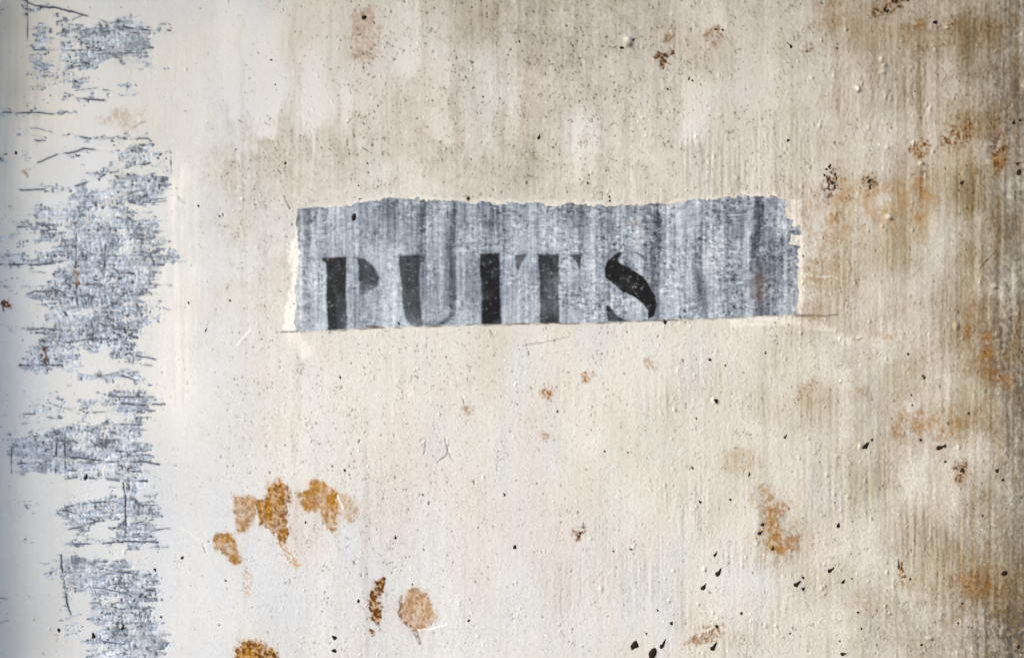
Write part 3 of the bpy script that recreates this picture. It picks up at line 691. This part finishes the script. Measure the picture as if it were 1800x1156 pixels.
# --- the grey strip left bare for the word -----------------------------------------------------
panel = [(524, 369), (560, 366), (600, 362), (640, 356), (690, 349), (706, 348), (780, 353), (900, 357), (1000, 358), (1080, 360), (1150, 360), (1200, 356), (1262, 350), (1310, 344), (1350, 346), (1383, 348),
         (1382, 384), (1391, 388), (1393, 399), (1393, 413), (1389, 416), (1390, 425), (1401, 429), (1402, 440), (1402, 480), (1404, 520), (1400, 553), (1300, 557), (1200, 561), (1050, 567), (900, 569), (800, 571), (650, 576), (575, 580), (521, 583), (519, 545), (522, 500), (524, 440), (521, 400)]
slp, dp_ = poly(panel, 0.9, 0.3, 40)
# ragged top, clean bottom
sl2, dtop = poly(panel, 1.6, 2.6, 40)
dtop = np.where(X[slp] > 1300, poly(panel, 2.2, 1.6, 40, 'hor')[1], dtop)
yb = Y[slp]
dd = np.where(yb < 480, dtop, dp_)
knob_sl, knob = poly([(1388, 398), (1408, 397), (1411, 413), (1388, 413)], 1.0, 1.0)
pmask = field()
pmask[slp] = ss(-0.8, 1.0, dd)
pmask[knob_sl] = np.maximum(pmask[knob_sl], ss(-1, 1.2, knob))
left_fade = ss(516, 540, X + 5 * W_hor + 3 * W_fine)
xx = X + 5 * np.sin(Y / 60.0) + 2.0 * W_big + 1.0 * rag
pt_ = 0.565 + 0.035 * fn(30, 60)
for cx, w, a, y0, y1 in ((541, 7, -.10, 340, 600), (556, 4, .12, 340, 600), (590, 30, .10, 340, 600), (640, 12, .06, 340, 450), (680, 20, .08, 380, 600), (664, 6, -.12, 400, 600), (742, 6, -.22, 340, 470), (725, 10, .05, 340, 600), (770, 14, .10, 340, 600), (798, 7, -.24, 340, 565),
                       (750, 7, -.13, 440, 560), (840, 12, .08, 340, 440), (876, 14, -.12, 340, 430), (815, 9, .10, 400, 600), (902, 10, .06, 340, 600), (935, 9, .20, 340, 470), (958, 7, .16, 340, 460), (925, 12, .06, 480, 600), (1000, 26, .05, 340, 600), (1045, 7, .18, 340, 600), (1066, 8, -.08, 340, 440), (1080, 22, -.04, 340, 430),
                       (1110, 20, .08, 340, 440), (1130, 10, .12, 400, 600), (1155, 9, -.22, 340, 600), (1190, 14, .04, 340, 600), (1236, 8, -.26, 340, 600), (1222, 8, .06, 340, 600), (1256, 10, .10, 340, 600), (1268, 5, .14, 400, 600), (1290, 16, -.06, 340, 440), (1332, 9, -.28, 340, 470), (1345, 12, -.06, 340, 600), (1335, 14, -.10, 470, 600),
                       (1312, 8, .10, 340, 600), (1385, 20, -.02, 360, 600), (530, 8, .10, 440, 600)):
    pt_ += a * bell(xx, cx, w) * ss(y0 - 8, y0 + 8, Y) * (1 - ss(y1 - 30, y1 + 10, Y + 6 * W_med))
worm = 0.9 * fn(4.2, 1.6) + 0.4 * fn(1.6, 1.6) + 0.3 * fn(8, 2.4); worm /= worm.std()
bri = ss(0.5, 1.6, worm + 0.25 * fn(10, 18))
dri = ss(0.9, 1.9, -worm)
crk = fn(5, 3)
soft_w = 0.55 + 0.45 * np.tanh(fn(16, 16))
wa = (0.45 + 0.20 * ss(780, 1120, X + 60 * W_big)) * (0.35 + 0.9 * soft_w)
ca_ = fn(2.7, 1.9); cb_ = fn(2.2, 1.8)
curl = np.exp(-(ca_ / 0.33) ** 2) * ss(-0.6, 0.8, cb_)
cgap = ss(0.75, 1.7, np.abs(ca_)) * ss(-0.2, 0.9, -cb_)
pt_ += (0.07 * worm + 0.05 * bri - 0.05 * dri + 0.29 * curl - 0.26 * cgap) * wa * 1.25 + 0.03 * fn(1.2, 5) + 0.05 * fn(2, 60) + 0.03 * fn(8, 120) + 0.04 * fn(40, 30) - 0.02 * spot(1380, 470, 50, 120) - 0.05 * ss(470, 340, Y)
vein = np.exp(-(crk / 0.07) ** 2) * ss(0.2, 1.2, fn(18, 18))
pt_ -= 0.16 * vein
pt_ += 0.14 * (1 - left_fade) * ss(380, 470, Y) + 0.05 * spot(1385, 520, 30, 60)
pt_ = np.clip(pt_, 0.05, 0.98)
pg = pmask * np.clip(0.75 + 0.25 * left_fade, 0, 1)
tone[:] = np.where(pmask > 0.02, pt_, tone)
grey[:] = np.where(pmask > 0.02, np.maximum(grey * (1 - pmask), pg), grey)
for f_ in (rust, deep, speck, fresh, soot_and_shade):
    f_ *= 1 - pmask * 0.97
rust += pmask * (.14 * spot(1335, 505, 16, 30) + .16 * spot(1120, 405, 10, 18) * np.clip(.6 + .6 * pore2, 0, 2))
olive += pmask * 0.1
Hp = -0.45 * pmask + pmask * (0.16 * worm + 0.05 * fn(2, 40))
H = H * (1 - pmask * 0.55) + Hp + pmask * (0.22 * curl - 0.2 * cgap) * wa
# dark paint crumbs along the ragged top edge and the pencil line along the bottom edge
edge = field()
edge[slp] = bell(dd, 0.5, 2.2) * (yb < 440) * np.clip(W_fine[slp] * 0.9 + .1, 0, 1.2)
tone -= 0.25 * edge * pmask
for pts, w, a in (([(484, 584), (560, 582), (650, 577), (800, 572), (900, 570), (1050, 568), (1200, 562), (1300, 558), (1400, 554), (1440, 556), (1472, 554)], 1.1, .75),):
    sl, d = stroke(pts, 14, .7)
    m = a * (1 - ss(w * .5, w * 2, d)) * np.clip(.75 + .5 * gap[sl], .1, 1)
    speck[sl] = np.maximum(speck[sl], m); H[sl] -= .6 * m
for pts, w, a in (([(920, 608), (960, 600), (1000, 592)], .9, .35), ([(1400, 552), (1430, 555)], 2.0, .5), ([(960, 622), (1000, 615)], .8, .15)):
    sl, d = stroke(pts, 14, .7)
    m = a * (1 - ss(w * .5, w * 2, d))
    speck[sl] = np.maximum(speck[sl], m)
# the brighter paint cut in round the strip
halo = field()
halo[slp] = ss(-9, -1, dd + 2.5 * W_med[slp]) * (1 - ss(-0.5, 1.5, dd)) * (yb < 470) * (X[slp] > 540)
fresh[:] = np.maximum(fresh, 0.42 * halo)
grime_and_shade *= 1 - 0.5 * halo
cool *= 1 - 0.9 * halo
lh, dl = poly([(508, 440), (524, 380), (525, 470), (523, 584), (500, 584), (503, 540), (512, 500)], 3, 2)
m = ss(-4, 4, dl)
fresh[lh] = np.maximum(fresh[lh], .9 * m * (1 - pmask[lh])); grime_and_shade[lh] *= 1 - .8 * m
sl, d = poly([(1388, 350), (1404, 350), (1412, 400), (1412, 550), (1403, 552), (1405, 480), (1403, 430), (1390, 380)], 2, 2)
m = ss(-3, 3, d) * (1 - pmask[sl])
fresh[sl] = np.maximum(fresh[sl], .7 * m); grime_and_shade[sl] *= 1 - .6 * m; rust[sl] *= 1 - .7 * m
sl, d = stroke([(1290, 566), (1370, 563), (1420, 568), (1455, 580), (1490, 602)], 30, 1)
m = (1 - ss(3, 12, d)) * np.clip(.75 + .3 * W_hor[sl], 0, 1) * (1 - pmask[sl])
fresh[sl] = np.maximum(fresh[sl], .7 * m); rust[sl] *= 1 - .6 * m; grime_and_shade[sl] *= 1 - .6 * m; speck[sl] *= 1 - .7 * m
sl, d = stroke([(510, 588), (525, 600), (535, 618)], 30, 1)
fresh[sl] = np.maximum(fresh[sl], .55 * (1 - ss(6, 18, d)) * (1 - pmask[sl]))

# --- the letters -----------------------------------------------------------------------------
worn = fn(1.6, 1.4)
letters = {
 'P': [([(566, 452), (610, 451), (609, 480), (608, 530), (610, 560), (607, 590), (576, 590), (574, 530), (573, 462), (566, 458)], .98, 2.2),
       ([(622, 451), (640, 454), (656, 467), (668, 488), (664, 503), (648, 513), (632, 519), (631, 470), (628, 457)], .88, 3.2)],
 'U': [([(700, 449), (738, 446), (738, 480), (738, 520), (741, 552), (746, 574), (735, 576), (722, 570), (712, 558), (706, 530), (704, 490)], .90, 3.0),
       ([(746, 568), (770, 567), (786, 560), (793, 548), (797, 553), (790, 566), (770, 574), (746, 576)], .62, 2.5),
       ([(793, 450), (802, 450), (803, 520), (799, 552), (791, 552), (795, 520)], .60, 3.0)],
 'I': [([(843, 446), (878, 444), (879, 500), (881, 540), (880, 586), (847, 586), (846, 520)], 1.0, 2.6)],
 'T': [([(945, 447), (983, 446), (983, 486), (982, 520), (984, 586), (952, 586), (948, 560), (949, 530), (948, 490)], .93, 2.6),
       ([(904, 448), (927, 446), (918, 460), (911, 476), (906, 470)], .82, 2.8),
       ([(998, 446), (1023, 446), (1022, 464), (1020, 474), (1014, 462), (1006, 454)], .85, 2.2)],
 'S': [([(1098, 442), (1080, 447), (1067, 459), (1062, 473), (1064, 487), (1077, 500), (1094, 513), (1113, 520), (1130, 533), (1139, 547), (1139, 563), (1151, 555), (1156, 538), (1154, 524), (1146, 508), (1132, 487), (1113, 474), (1100, 467), (1089, 462), (1086, 456), (1090, 449)], 1.0, 1.8),
       ([(1066, 536), (1068, 563), (1100, 565), (1087, 557), (1077, 546), (1071, 537)], .93, 1.5),
       ([(1068, 561), (1100, 563), (1127, 566), (1135, 561), (1136, 564), (1128, 569), (1100, 567), (1068, 565)], .85, 1.2),
       ([(1113, 441), (1122, 443), (1131, 450), (1138, 458), (1133, 456), (1122, 448)], .8, 1.8)],
}
for L, lst in letters.items():
    for k, (pts, a, soft) in enumerate(lst):
        sl, d = poly(pts, 0.6, 0.5, 24)
        soft *= 0.95
        m = ss(-soft, soft, d)
        wearf = np.clip(1.0 - 0.24 * ss(1.1, 2.3, 0.6 * worm[sl] + 0.8 * worn[sl]) + 0.04 * W_med[sl], 0, 1)
        hz = 0.16 * ss(-11, 2, d) * np.clip(.6 + .5 * W_med2[sl], 0, 1.2)    # sprayed edge
        v = np.clip(np.maximum(a * m * wearf, hz * a), 0, 1)
        if L == 'T' and k == 0:
            v *= 1 - 0.30 * np.exp(-(((X[sl] - 972) / 14) ** 2 + ((Y[sl] - 505) / 20) ** 2)) - 0.2 * bell(Y[sl], 540, 14)
        if L == 'P' and k == 1:
            v *= 1 - 0.45 * ss(490, 518, Y[sl])
        if L == 'U' and k == 0:
            v *= 1 - 0.22 * ss(535, 575, Y[sl])
        if L == 'P' and k == 0:
            v *= 1 - 0.18 * ss(585, 612, X[sl]) * ss(500, 580, Y[sl])
        v *= pmask[sl]
        ink[sl] = np.maximum(ink[sl], v)
        regions.append((sl, (a * m > .3) & (pmask[sl] > .5), ('letter', (L, k), '')))
for pts, a, w in (([(566, 454), (574, 458)], .8, 2.5), ([(612, 452), (630, 453)], .35, 2), ([(1112, 480), (1140, 505), (1160, 540)], .25, 14), ([(790, 530), (800, 470)], .15, 8), ([(1000, 447), (985, 447)], .25, 2)):
    sl, d = stroke(pts, 22, .5)
    ink[sl] = np.maximum(ink[sl], a * (1 - ss(w * .3, w, d)) * pmask[sl])

# --- flaws of the picture's own place: red chip on the line, crumbs
for cx, cy, rx, ry, a in ((657, 574, 12, 3, .9), (640, 32, 4, 4.5, .9), (823, 349, 3, 5, .9), (818, 345, 3, 2, .6)):
    deep[:] = np.maximum(deep, a * spot(cx, cy, rx, ry))

# fade everything out at the margin so the coarse surround joins on
ex = np.minimum(ss(-MX, -MX + 45, X), 1 - ss(1800 + MX - 45, 1800 + MX, X))
ey = np.minimum(ss(-MX, -MX + 45, Y), 1 - ss(1156 + MX - 45, 1156 + MX, Y))
edgef = ex * ey
H *= np.where(edgef < 1, edgef, 1)
fields = {'cool': cool, 'pink': pink, 'green': green, 'fresh': fresh, 'olive': olive, 'grime_and_shade': grime_and_shade, 'soot_and_shade': soot_and_shade,
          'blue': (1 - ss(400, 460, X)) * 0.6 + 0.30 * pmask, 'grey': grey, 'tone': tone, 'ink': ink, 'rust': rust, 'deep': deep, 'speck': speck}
for k in fields:
    fields[k] = np.clip(fields[k], 0, 1).astype(np.float32)

# ------------------------------------------------------------------ meshes
vx = ((X - 900) * S).ravel()
vz = (ZC + (578 - Y) * S).ravel()
vy = (-H * S).ravel()
co = np.stack([vx, vy, vz], 1).astype(np.float32)
idx = np.arange(NX * NY).reshape(NY, NX)
quads = np.stack([idx[:-1, :-1], idx[1:, :-1], idx[1:, 1:], idx[:-1, 1:]], -1).reshape(-1, 4)
fl_flat = {k: v.ravel() for k, v in fields.items()}

lab = np.zeros((NY, NX), np.int32)
keys = [None]
order = [r for r in regions if r[2][0] == 'bare'] + sorted([r for r in regions if r[2][0] == 'stain'], key=lambda r: -int(r[1].sum())) + [('panel',)] + [r for r in regions if r[2][0] == 'letter']
for r in order:
    if r[0] == 'panel':
        keys.append(('panel', 0, '')); lab[pmask > .5] = len(keys) - 1
        continue
    sl, m, key = r
    keys.append(key)
    v = lab[sl]
    v[m] = len(keys) - 1
flab = lab[:-1, :-1].ravel()


def mesh_from(name, co_, quads_, attrs):
    me = bpy.data.meshes.new(name)
    nv, nf = len(co_), len(quads_)
    me.vertices.add(nv)
    me.vertices.foreach_set("co", co_.astype(np.float32).ravel())
    me.loops.add(nf * 4)
    me.loops.foreach_set("vertex_index", quads_.astype(np.int32).ravel())
    me.polygons.add(nf)
    me.polygons.foreach_set("loop_start", np.arange(0, nf * 4, 4, dtype=np.int32))
    me.update(calc_edges=True)
    me.polygons.foreach_set("use_smooth", np.ones(nf, bool))
    for k, v in attrs.items():
        a = me.attributes.new(k, 'FLOAT', 'POINT')
        a.data.foreach_set("value", v.astype(np.float32))
    me.materials.append(PLASTER)
    return me


# dense part that stays with the wall
def part_arrays(sel):
    q = quads[sel]
    used = np.zeros(NX * NY, bool)
    used[q.ravel()] = True
    ids = np.nonzero(used)[0]
    remap = np.zeros(NX * NY, np.int64)
    remap[ids] = np.arange(len(ids))
    return co[ids], remap[q], {k: v[ids] for k, v in fl_flat.items()}


co_b, q_b, at_b = part_arrays(flab == 0)

# coarse surround: the same wall, further out
X0, X1, Z0, Z1 = -2.6, 2.6, 0.0, 2.9
bx0, bx1 = float(vx.min()), float(vx.max())
bz0, bz1 = float(vz.min()), float(vz.max())
gx = np.concatenate([np.linspace(X0, bx0, 130), np.linspace(bx0, bx1, 110)[1:], np.linspace(bx1, X1, 130)[1:]])
gz = np.concatenate([np.linspace(Z0, bz0, 76), np.linspace(bz0, bz1, 74)[1:], np.linspace(bz1, Z1, 60)[1:]])
GX, GZ = np.meshgrid(gx, gz)
nsh = GX.shape
i_ = np.arange(GX.size).reshape(nsh)
cq = np.stack([i_[:-1, :-1], i_[:-1, 1:], i_[1:, 1:], i_[1:, :-1]], -1).reshape(-1, 4)
cxm = (GX[:-1, :-1] + GX[1:, 1:]) / 2
czm = (GZ[:-1, :-1] + GZ[1:, 1:]) / 2
keep = ~((cxm > bx0) & (cxm < bx1) & (czm > bz0) & (czm < bz1))
cq = cq[keep.ravel()]
dist = np.maximum(np.maximum(bx0 - GX, GX - bx1), np.maximum(bz0 - GZ, GZ - bz1))
hh = fn(20, 40, 10.0, nsh) * 0.0006 * ss(0.0, 0.15, dist)
cco = np.stack([GX, -hh, GZ], -1).reshape(-1, 3)
# continue the attributes of the nearest dense vertex, loosened by noise
ii = np.clip(((np.clip(GX, bx0, bx1) / S + 900 + MX) / P).round().astype(int), 0, NX - 1)
jj = np.clip(((578 - (np.clip(GZ, bz0, bz1) - ZC) / S + MX) / P).round().astype(int), 0, NY - 1)
cat = {}
for k, v in fields.items():
    if k in ('grey', 'ink', 'rust', 'deep', 'speck', 'fresh'):
        cat[k] = np.zeros(GX.size, np.float32)
    else:
        sm = v[jj, ii] * np.exp(-np.clip(dist, 0, 9) / 0.25)
        sm = sm + (1 - np.exp(-np.clip(dist, 0, 9) / 0.25)) * (0.25 if k in ('grime_and_shade', 'cool') else 0.08) * np.clip(1 + 0.6 * fn(40, 120, 14.0, nsh), 0, 2)
        cat[k] = np.clip(sm, 0, 1).ravel()
usedc = np.zeros(GX.size, bool); usedc[cq.ravel()] = True
idc = np.nonzero(usedc)[0]; rm = np.zeros(GX.size, np.int64); rm[idc] = np.arange(len(idc))
cco, cq = cco[idc], rm[cq]
cat = {k: v[idc] for k, v in cat.items()}
# back and sides of the wall
T = 0.35
bco = np.array([(X0, 0, Z0), (X1, 0, Z0), (X1, 0, Z1), (X0, 0, Z1), (X0, T, Z0), (X1, T, Z0), (X1, T, Z1), (X0, T, Z1)], float)
bq = np.array([(4, 7, 6, 5), (0, 3, 7, 4), (1, 5, 6, 2), (3, 2, 6, 7)])
allco = np.concatenate([co_b, cco, bco])
allq = np.concatenate([q_b, cq + len(co_b), bq + len(co_b) + len(cco)])
allat = {k: np.concatenate([at_b[k], cat[k], np.zeros(8, np.float32)]) for k in at_b}
wall = link(bpy.data.objects.new("wall", mesh_from("wall", allco, allq, allat)))
wall["label"] = "old cream painted plaster wall, whitewashed at left, brushed, dirty and rust stained"
wall["category"] = "wall"
wall["kind"] = "thing"

sign = None
letter_obj = {}
bare_lab = {'A': 'bare blue grey patch scratched through the whitewash at the top left corner', 'B': 'thin broken grey marks and cracks between the top patch and the big one',
            'C': 'largest bare blue grey patch, crossed by dark cracks', 'D': 'small torn grey patch with dark scratches under the largest one',
            'E': 'square grey patch with long horizontal scratches', 'F': 'leaf shaped grey patch above the lowest one', 'G': 'lowest grey patch, running off the bottom edge'}
for kid in range(1, len(keys)):
    kind, k, lb = keys[kid]
    sel = flab == kid
    if not sel.any():
        continue
    c_, q_, a_ = part_arrays(sel)
    if kind == 'panel':
        sign = link(bpy.data.objects.new("sign", mesh_from("sign", c_, q_, a_)))
        sign["label"] = "long bare grey strip on the wall stencilled PUITS in worn black letters"
        sign["category"] = "sign"
    elif kind == 'letter':
        L, num = k
        if num == 0:
            o = link(bpy.data.objects.new("letter", mesh_from("letter", c_, q_, a_)), sign)
            o["label"] = "stencilled black letter " + L
            letter_obj[L] = o
        else:
            link(bpy.data.objects.new("letter_stroke", mesh_from("letter_stroke", c_, q_, a_)), letter_obj[L])
    elif kind == 'stain':
        o = link(bpy.data.objects.new("rust_stain", mesh_from("rust_stain", c_, q_, a_)), wall)
        o["label"] = lb
    elif kind == 'bare':
        o = link(bpy.data.objects.new("bare_patch", mesh_from("bare_patch", c_, q_, a_)), wall)
        o["label"] = bare_lab[k]
        if k == 'B':
            o["kind"] = "stuff"

# ------------------------------------------------------------------ dried specks, little raised drops
def drop_mesh(name, tail, lump, seed):
    rs = random.Random(seed)
    vs, fs = [], []
    seg, rings = 14, 4
    jit = [rs.uniform(-.13, .13) for _ in range(seg)]
    for r_i in range(rings):
        f = 1 - r_i / rings
        for s_ in range(seg):
            t = 2 * math.pi * s_ / seg
            rr = 1 + 0.13 * math.sin(2 * t + seed) + 0.10 * math.sin(3 * t + 2 * seed) + jit[s_]
            x = math.cos(t) * rr
            z = math.sin(t) * rr
            if z > 0:
                z *= 1 + tail * (1 - abs(math.cos(t))) ** 1.5
                x *= 1 - 0.35 * min(1, tail) * math.sin(t)
            if lump and s_ % 5 == 0:
                x *= 1.25; z *= 1.2
            vs.append((x * f, -0.45 * (1 - f * f) - 0.02, z * f))
    vs.append((0, -0.47, 0.1))
    for r_i in range(rings - 1):
        for s_ in range(seg):
            a = r_i * seg + s_; b = r_i * seg + (s_ + 1) % seg
            fs.append((a, b, b + seg, a + seg))
    for s_ in range(seg):
        fs.append(((rings - 1) * seg + s_, (rings - 1) * seg + (s_ + 1) % seg, rings * seg))
    # skirt into the wall
    base = len(vs)
    for s_ in range(seg):
        x, y, z = vs[s_]
        vs.append((x, 0.35, z))
    for s_ in range(seg):
        fs.append((s_, base + s_, base + (s_ + 1) % seg, (s_ + 1) % seg))
    me = bpy.data.meshes.new(name)
    me.from_pydata(vs, [], fs)
    me.update()
    me.polygons.foreach_set("use_smooth", np.ones(len(fs), bool))
    me.materials.append(SPECK)
    return me


drops = [drop_mesh("speck", 1.9, False, 1), drop_mesh("speck", 1.0, False, 2), drop_mesh("speck", 0.0, False, 3), drop_mesh("speck", 0.5, True, 4), drop_mesh("speck", 2.8, False, 5)]
more_drops = {0: [drop_mesh("speck", 1.3, True, 11), drop_mesh("speck", 2.3, False, 12)], 1: [drop_mesh("speck", 0.7, True, 13), drop_mesh("speck", 1.4, False, 14)],
              2: [drop_mesh("speck", 0.3, False, 15), drop_mesh("speck", 0.1, True, 16)], 3: [drop_mesh("speck", 0.8, True, 17), drop_mesh("speck", 0.2, True, 18)], 4: [drop_mesh("speck", 2.2, True, 19)]}
pick = random.Random(9)


def speck_at(px, py, r, lean, kind, sx=1.0):
    i = min(NX - 1, max(0, int(round((px + MX) / P)))); j = min(NY - 1, max(0, int(round((py + MX) / P))))
    o = bpy.data.objects.new("speck", pick.choice([drops[kind]] + more_drops[kind]))
    o.location = ((px - 900) * S, -float(H[j, i]) * S, ZC + (578 - py) * S)
    o.rotation_euler = (0, R(lean + pick.uniform(-9, 9)), 0)
    sx *= pick.uniform(0.85, 1.15)
    r *= 1.15
    o.scale = (r * S * sx, r * S * 0.6, r * S)
    link(o, wall)
    return o


# (x, y, radius, lean in degrees from upright towards the right, kind, width factor)
SPK = [
 (1520, 785, 4.6, 42, 4, .85), (1533, 773, 2.4, 40, 1, .9), (1651, 787, 4.6, 62, 0, .85), (1660, 784, 2.4, 60, 1, 1), (1693, 828, 2.6, 0, 2, 1), (1661, 811, 2.0, 60, 1, 1), (1752, 827, 3.4, 48, 1, .9), (1762, 843, 2.2, 10, 1, 1),
 (1474, 924, 3.4, 20, 3, .9), (1459, 1003, 3.4, 40, 0, .9), (1465, 998, 1.6, 40, 2, 1), (1400, 1027, 4.0, 45, 0, .9), (1412, 1015, 2.2, 0, 2, 1), (1412, 1035, 2.8, 50, 1, .8), (1481, 1023, 2.8, 48, 4, .9), (1497, 1016, 1.6, 70, 1, 1),
 (1257, 975, 3.2, 22, 0, .9), (1262, 1008, 4.2, 35, 0, .9), (1236, 1033, 4.4, 28, 0, .9), (1180, 1095, 2.8, 28, 1, 1), (1303, 1077, 2.4, 0, 2, 1), (1156, 1072, 2.0, 0, 2, 1), (1115, 1134, 6.4, 22, 1, .8), (1147, 1148, 8.0, 18, 3, .85), (1164, 1134, 5.0, 20, 0, .8),
 (1253, 1138, 4.8, 34, 0, .85), (1260, 1100, 2.8, 0, 2, 1), (1481, 1149, 4.2, 68, 1, .8), (1765, 1007, 4.4, 60, 3, .9), (1580, 995, 3.0, -5, 4, .8), (1380, 768, 2.4, 30, 0, .9), (1335, 937, 3.6, 45, 1, .9), (1340, 922, 2.6, 40, 1, .9), (1358, 964, 2.6, 20, 3, .9),
 (622, 382, 5.2, 0, 3, .85), (640, 31, 3.4, 60, 3, 1), (823, 349, 2.8, 20, 1, .9), (947, 242, 3.2, 25, 0, .8), (1390, 82, 3.2, -35, 4, .8), (1643, 40, 3.0, 55, 1, 1), (1690, 322, 3.0, 40, 0, 1), (588, 1120, 3.2, 0, 2, 1), (588, 1143, 3.4, 0, 2, 1), (630, 1056, 2.4, 10, 3, 1),
 (905, 961, 2.8, 30, 3, 1), (1386, 247, 2.2, -30, 1, 1), (1471, 85, 1.8, 0, 2, 1), (1608, 161, 1.6, 0, 2, 1), (1596, 622, 2.0, 0, 2, 1), (1624, 663, 2.8, -30, 3, .9), (1703, 726, 2.4, 0, 2, 1), (1604, 712, 1.8, 0, 2, 1), (1602, 694, 1.8, 0, 2, 1), (1248, 632, 2.4, 0, 2, 1), (1797, 619, 1.6, 0, 2, 1),
 (1619, 773, 2.2, 0, 2, 1), (1136, 1113, 1.8, 0, 2, 1), (272, 1001, 2.6, 0, 2, 1), (263, 1009, 3.0, 0, 2, 1), (103, 1107, 3.0, 0, 2, 1), (164, 1118, 3.4, 0, 3, 1), (215, 1103, 3.2, 20, 3, 1), (320, 980, 2.4, 30, 3, 1), (397, 1020, 1.6, 0, 2, 1), (283, 1084, 2.0, 0, 2, 1),
 (150, 840, 3.6, 15, 0, .9), (28, 269, 2.2, 30, 2, 1), (133, 143, 2.0, 0, 2, 1), (349, 362, 1.8, 0, 2, 1), (386, 380, 1.6, 0, 2, 1), (404, 528, 2.0, 0, 2, 1), (331, 532, 1.8, 0, 2, 1), (361, 581, 2.4, 5, 4, .6), (598, 663, 2.0, 0, 2, 1), (701, 569, 1.8, 0, 2, 1), (1169, 566, 3.0, 0, 3, .9),
 (1071, 346, 1.8, 0, 2, 1), (1072, 353, 1.8, 10, 2, 1), (1033, 322, 1.8, 0, 2, 1), (1035, 308, 1.5, 0, 2, 1), (1174, 157, 2.0, 0, 2, 1), (1211, 139, 2.2, 10, 3, .8), (1217, 142, 1.6, 0, 2, 1), (913, 73, 1.8, 10, 2, 1), (849, 170, 1.7, 0, 2, 1), (1093, 84, 3.2, 80, 3, .8), (1112, 71, 2.6, 60, 1, .8),
 (1258, 52, 1.7, 0, 2, 1), (1270, 53, 1.9, 0, 2, 1), (1020, 937, 2.4, 60, 1, .9), (1018, 942, 2.2, 60, 3, .9), (1104, 795, 1.6, 0, 2, 1), (1317, 834, 2.4, 10, 3, .8), (1218, 823, 2.0, -40, 1, .8), (1231, 882, 2.0, -30, 3, 1), (1284, 878, 1.8, 20, 2, 1), (1109, 965, 2.0, 90, 3, .8), (1078, 968, 1.5, 0, 2, 1),
 (1600, 1017, 1.8, 0, 2, 1), (1692, 1060, 2.0, 0, 2, 1), (1685, 1095, 1.8, 0, 2, 1), (1514, 1104, 2.0, 0, 2, 1), (1508, 1075, 2.2, 0, 2, 1), (1476, 1126, 1.8, 0, 2, 1), (1389, 1113, 1.7, 0, 2, 1), (1387, 894, 1.8, 0, 2, 1), (1727, 906, 2.0, 0, 1, .8), (1790, 1136, 3.0, 0, 3, 1), (1620, 1133, 2.4, 60, 3, .9),
 (1791, 303, 4.4, 10, 3, .9), (1789, 288, 2.6, 60, 1, .9), (1782, 216, 3.2, 10, 1, .8), (1793, 212, 2.4, 20, 1, .8), (477, 106, 1.7, 0, 2, 1), (484, 149, 1.4, 0, 2, 1), (502, 287, 2.2, 30, 3, .9), (630, 326, 1.8, 10, 1, .9), (632, 350, 1.8, 70, 1, .8), (646, 287, 1.6, 0, 2, 1), (606, 826, 2.2, 0, 2, 1), (537, 918, 2.0, 0, 1, .7),
 (695, 945, 2.4, 10, 3, .9), (824, 1090, 2.6, 40, 3, .8), (650, 1068, 1.8, 0, 2, 1), (725, 1027, 1.6, 0, 2, 1), (887, 869, 2.0, -20, 3, .8), (743, 869, 1.5, 0, 2, 1), (1063, 793, 1.7, 0, 2, 1), (980, 723, 2.0, 0, 2, 1), (1258, 704, 3.2, 0, 2, 1), (1224, 735, 1.7, 0, 2, 1), (1346, 620, 2.0, 0, 3, .8), (1275, 642, 1.6, 0, 2, 1),
]
for s_ in SPK:
    speck_at(*s_)
# black crumbs on the dark rust spots
rr = random.Random(5)
for cx, cy, rx, ry, nn in ((1460, 312, 12, 24, 22), (1530, 320, 8, 12, 8), (1583, 4, 20, 6, 10), (1690, 826, 4, 4, 3), (1560, 16, 8, 6, 6)):
    for _ in range(nn):
        a = rr.uniform(0, 6.28); q = math.sqrt(rr.random())
        speck_at(cx + rx * q * math.cos(a), cy + ry * q * math.sin(a), rr.uniform(1.0, 2.2), rr.uniform(0, 90), rr.choice((2, 2, 3)), rr.uniform(.7, 1))
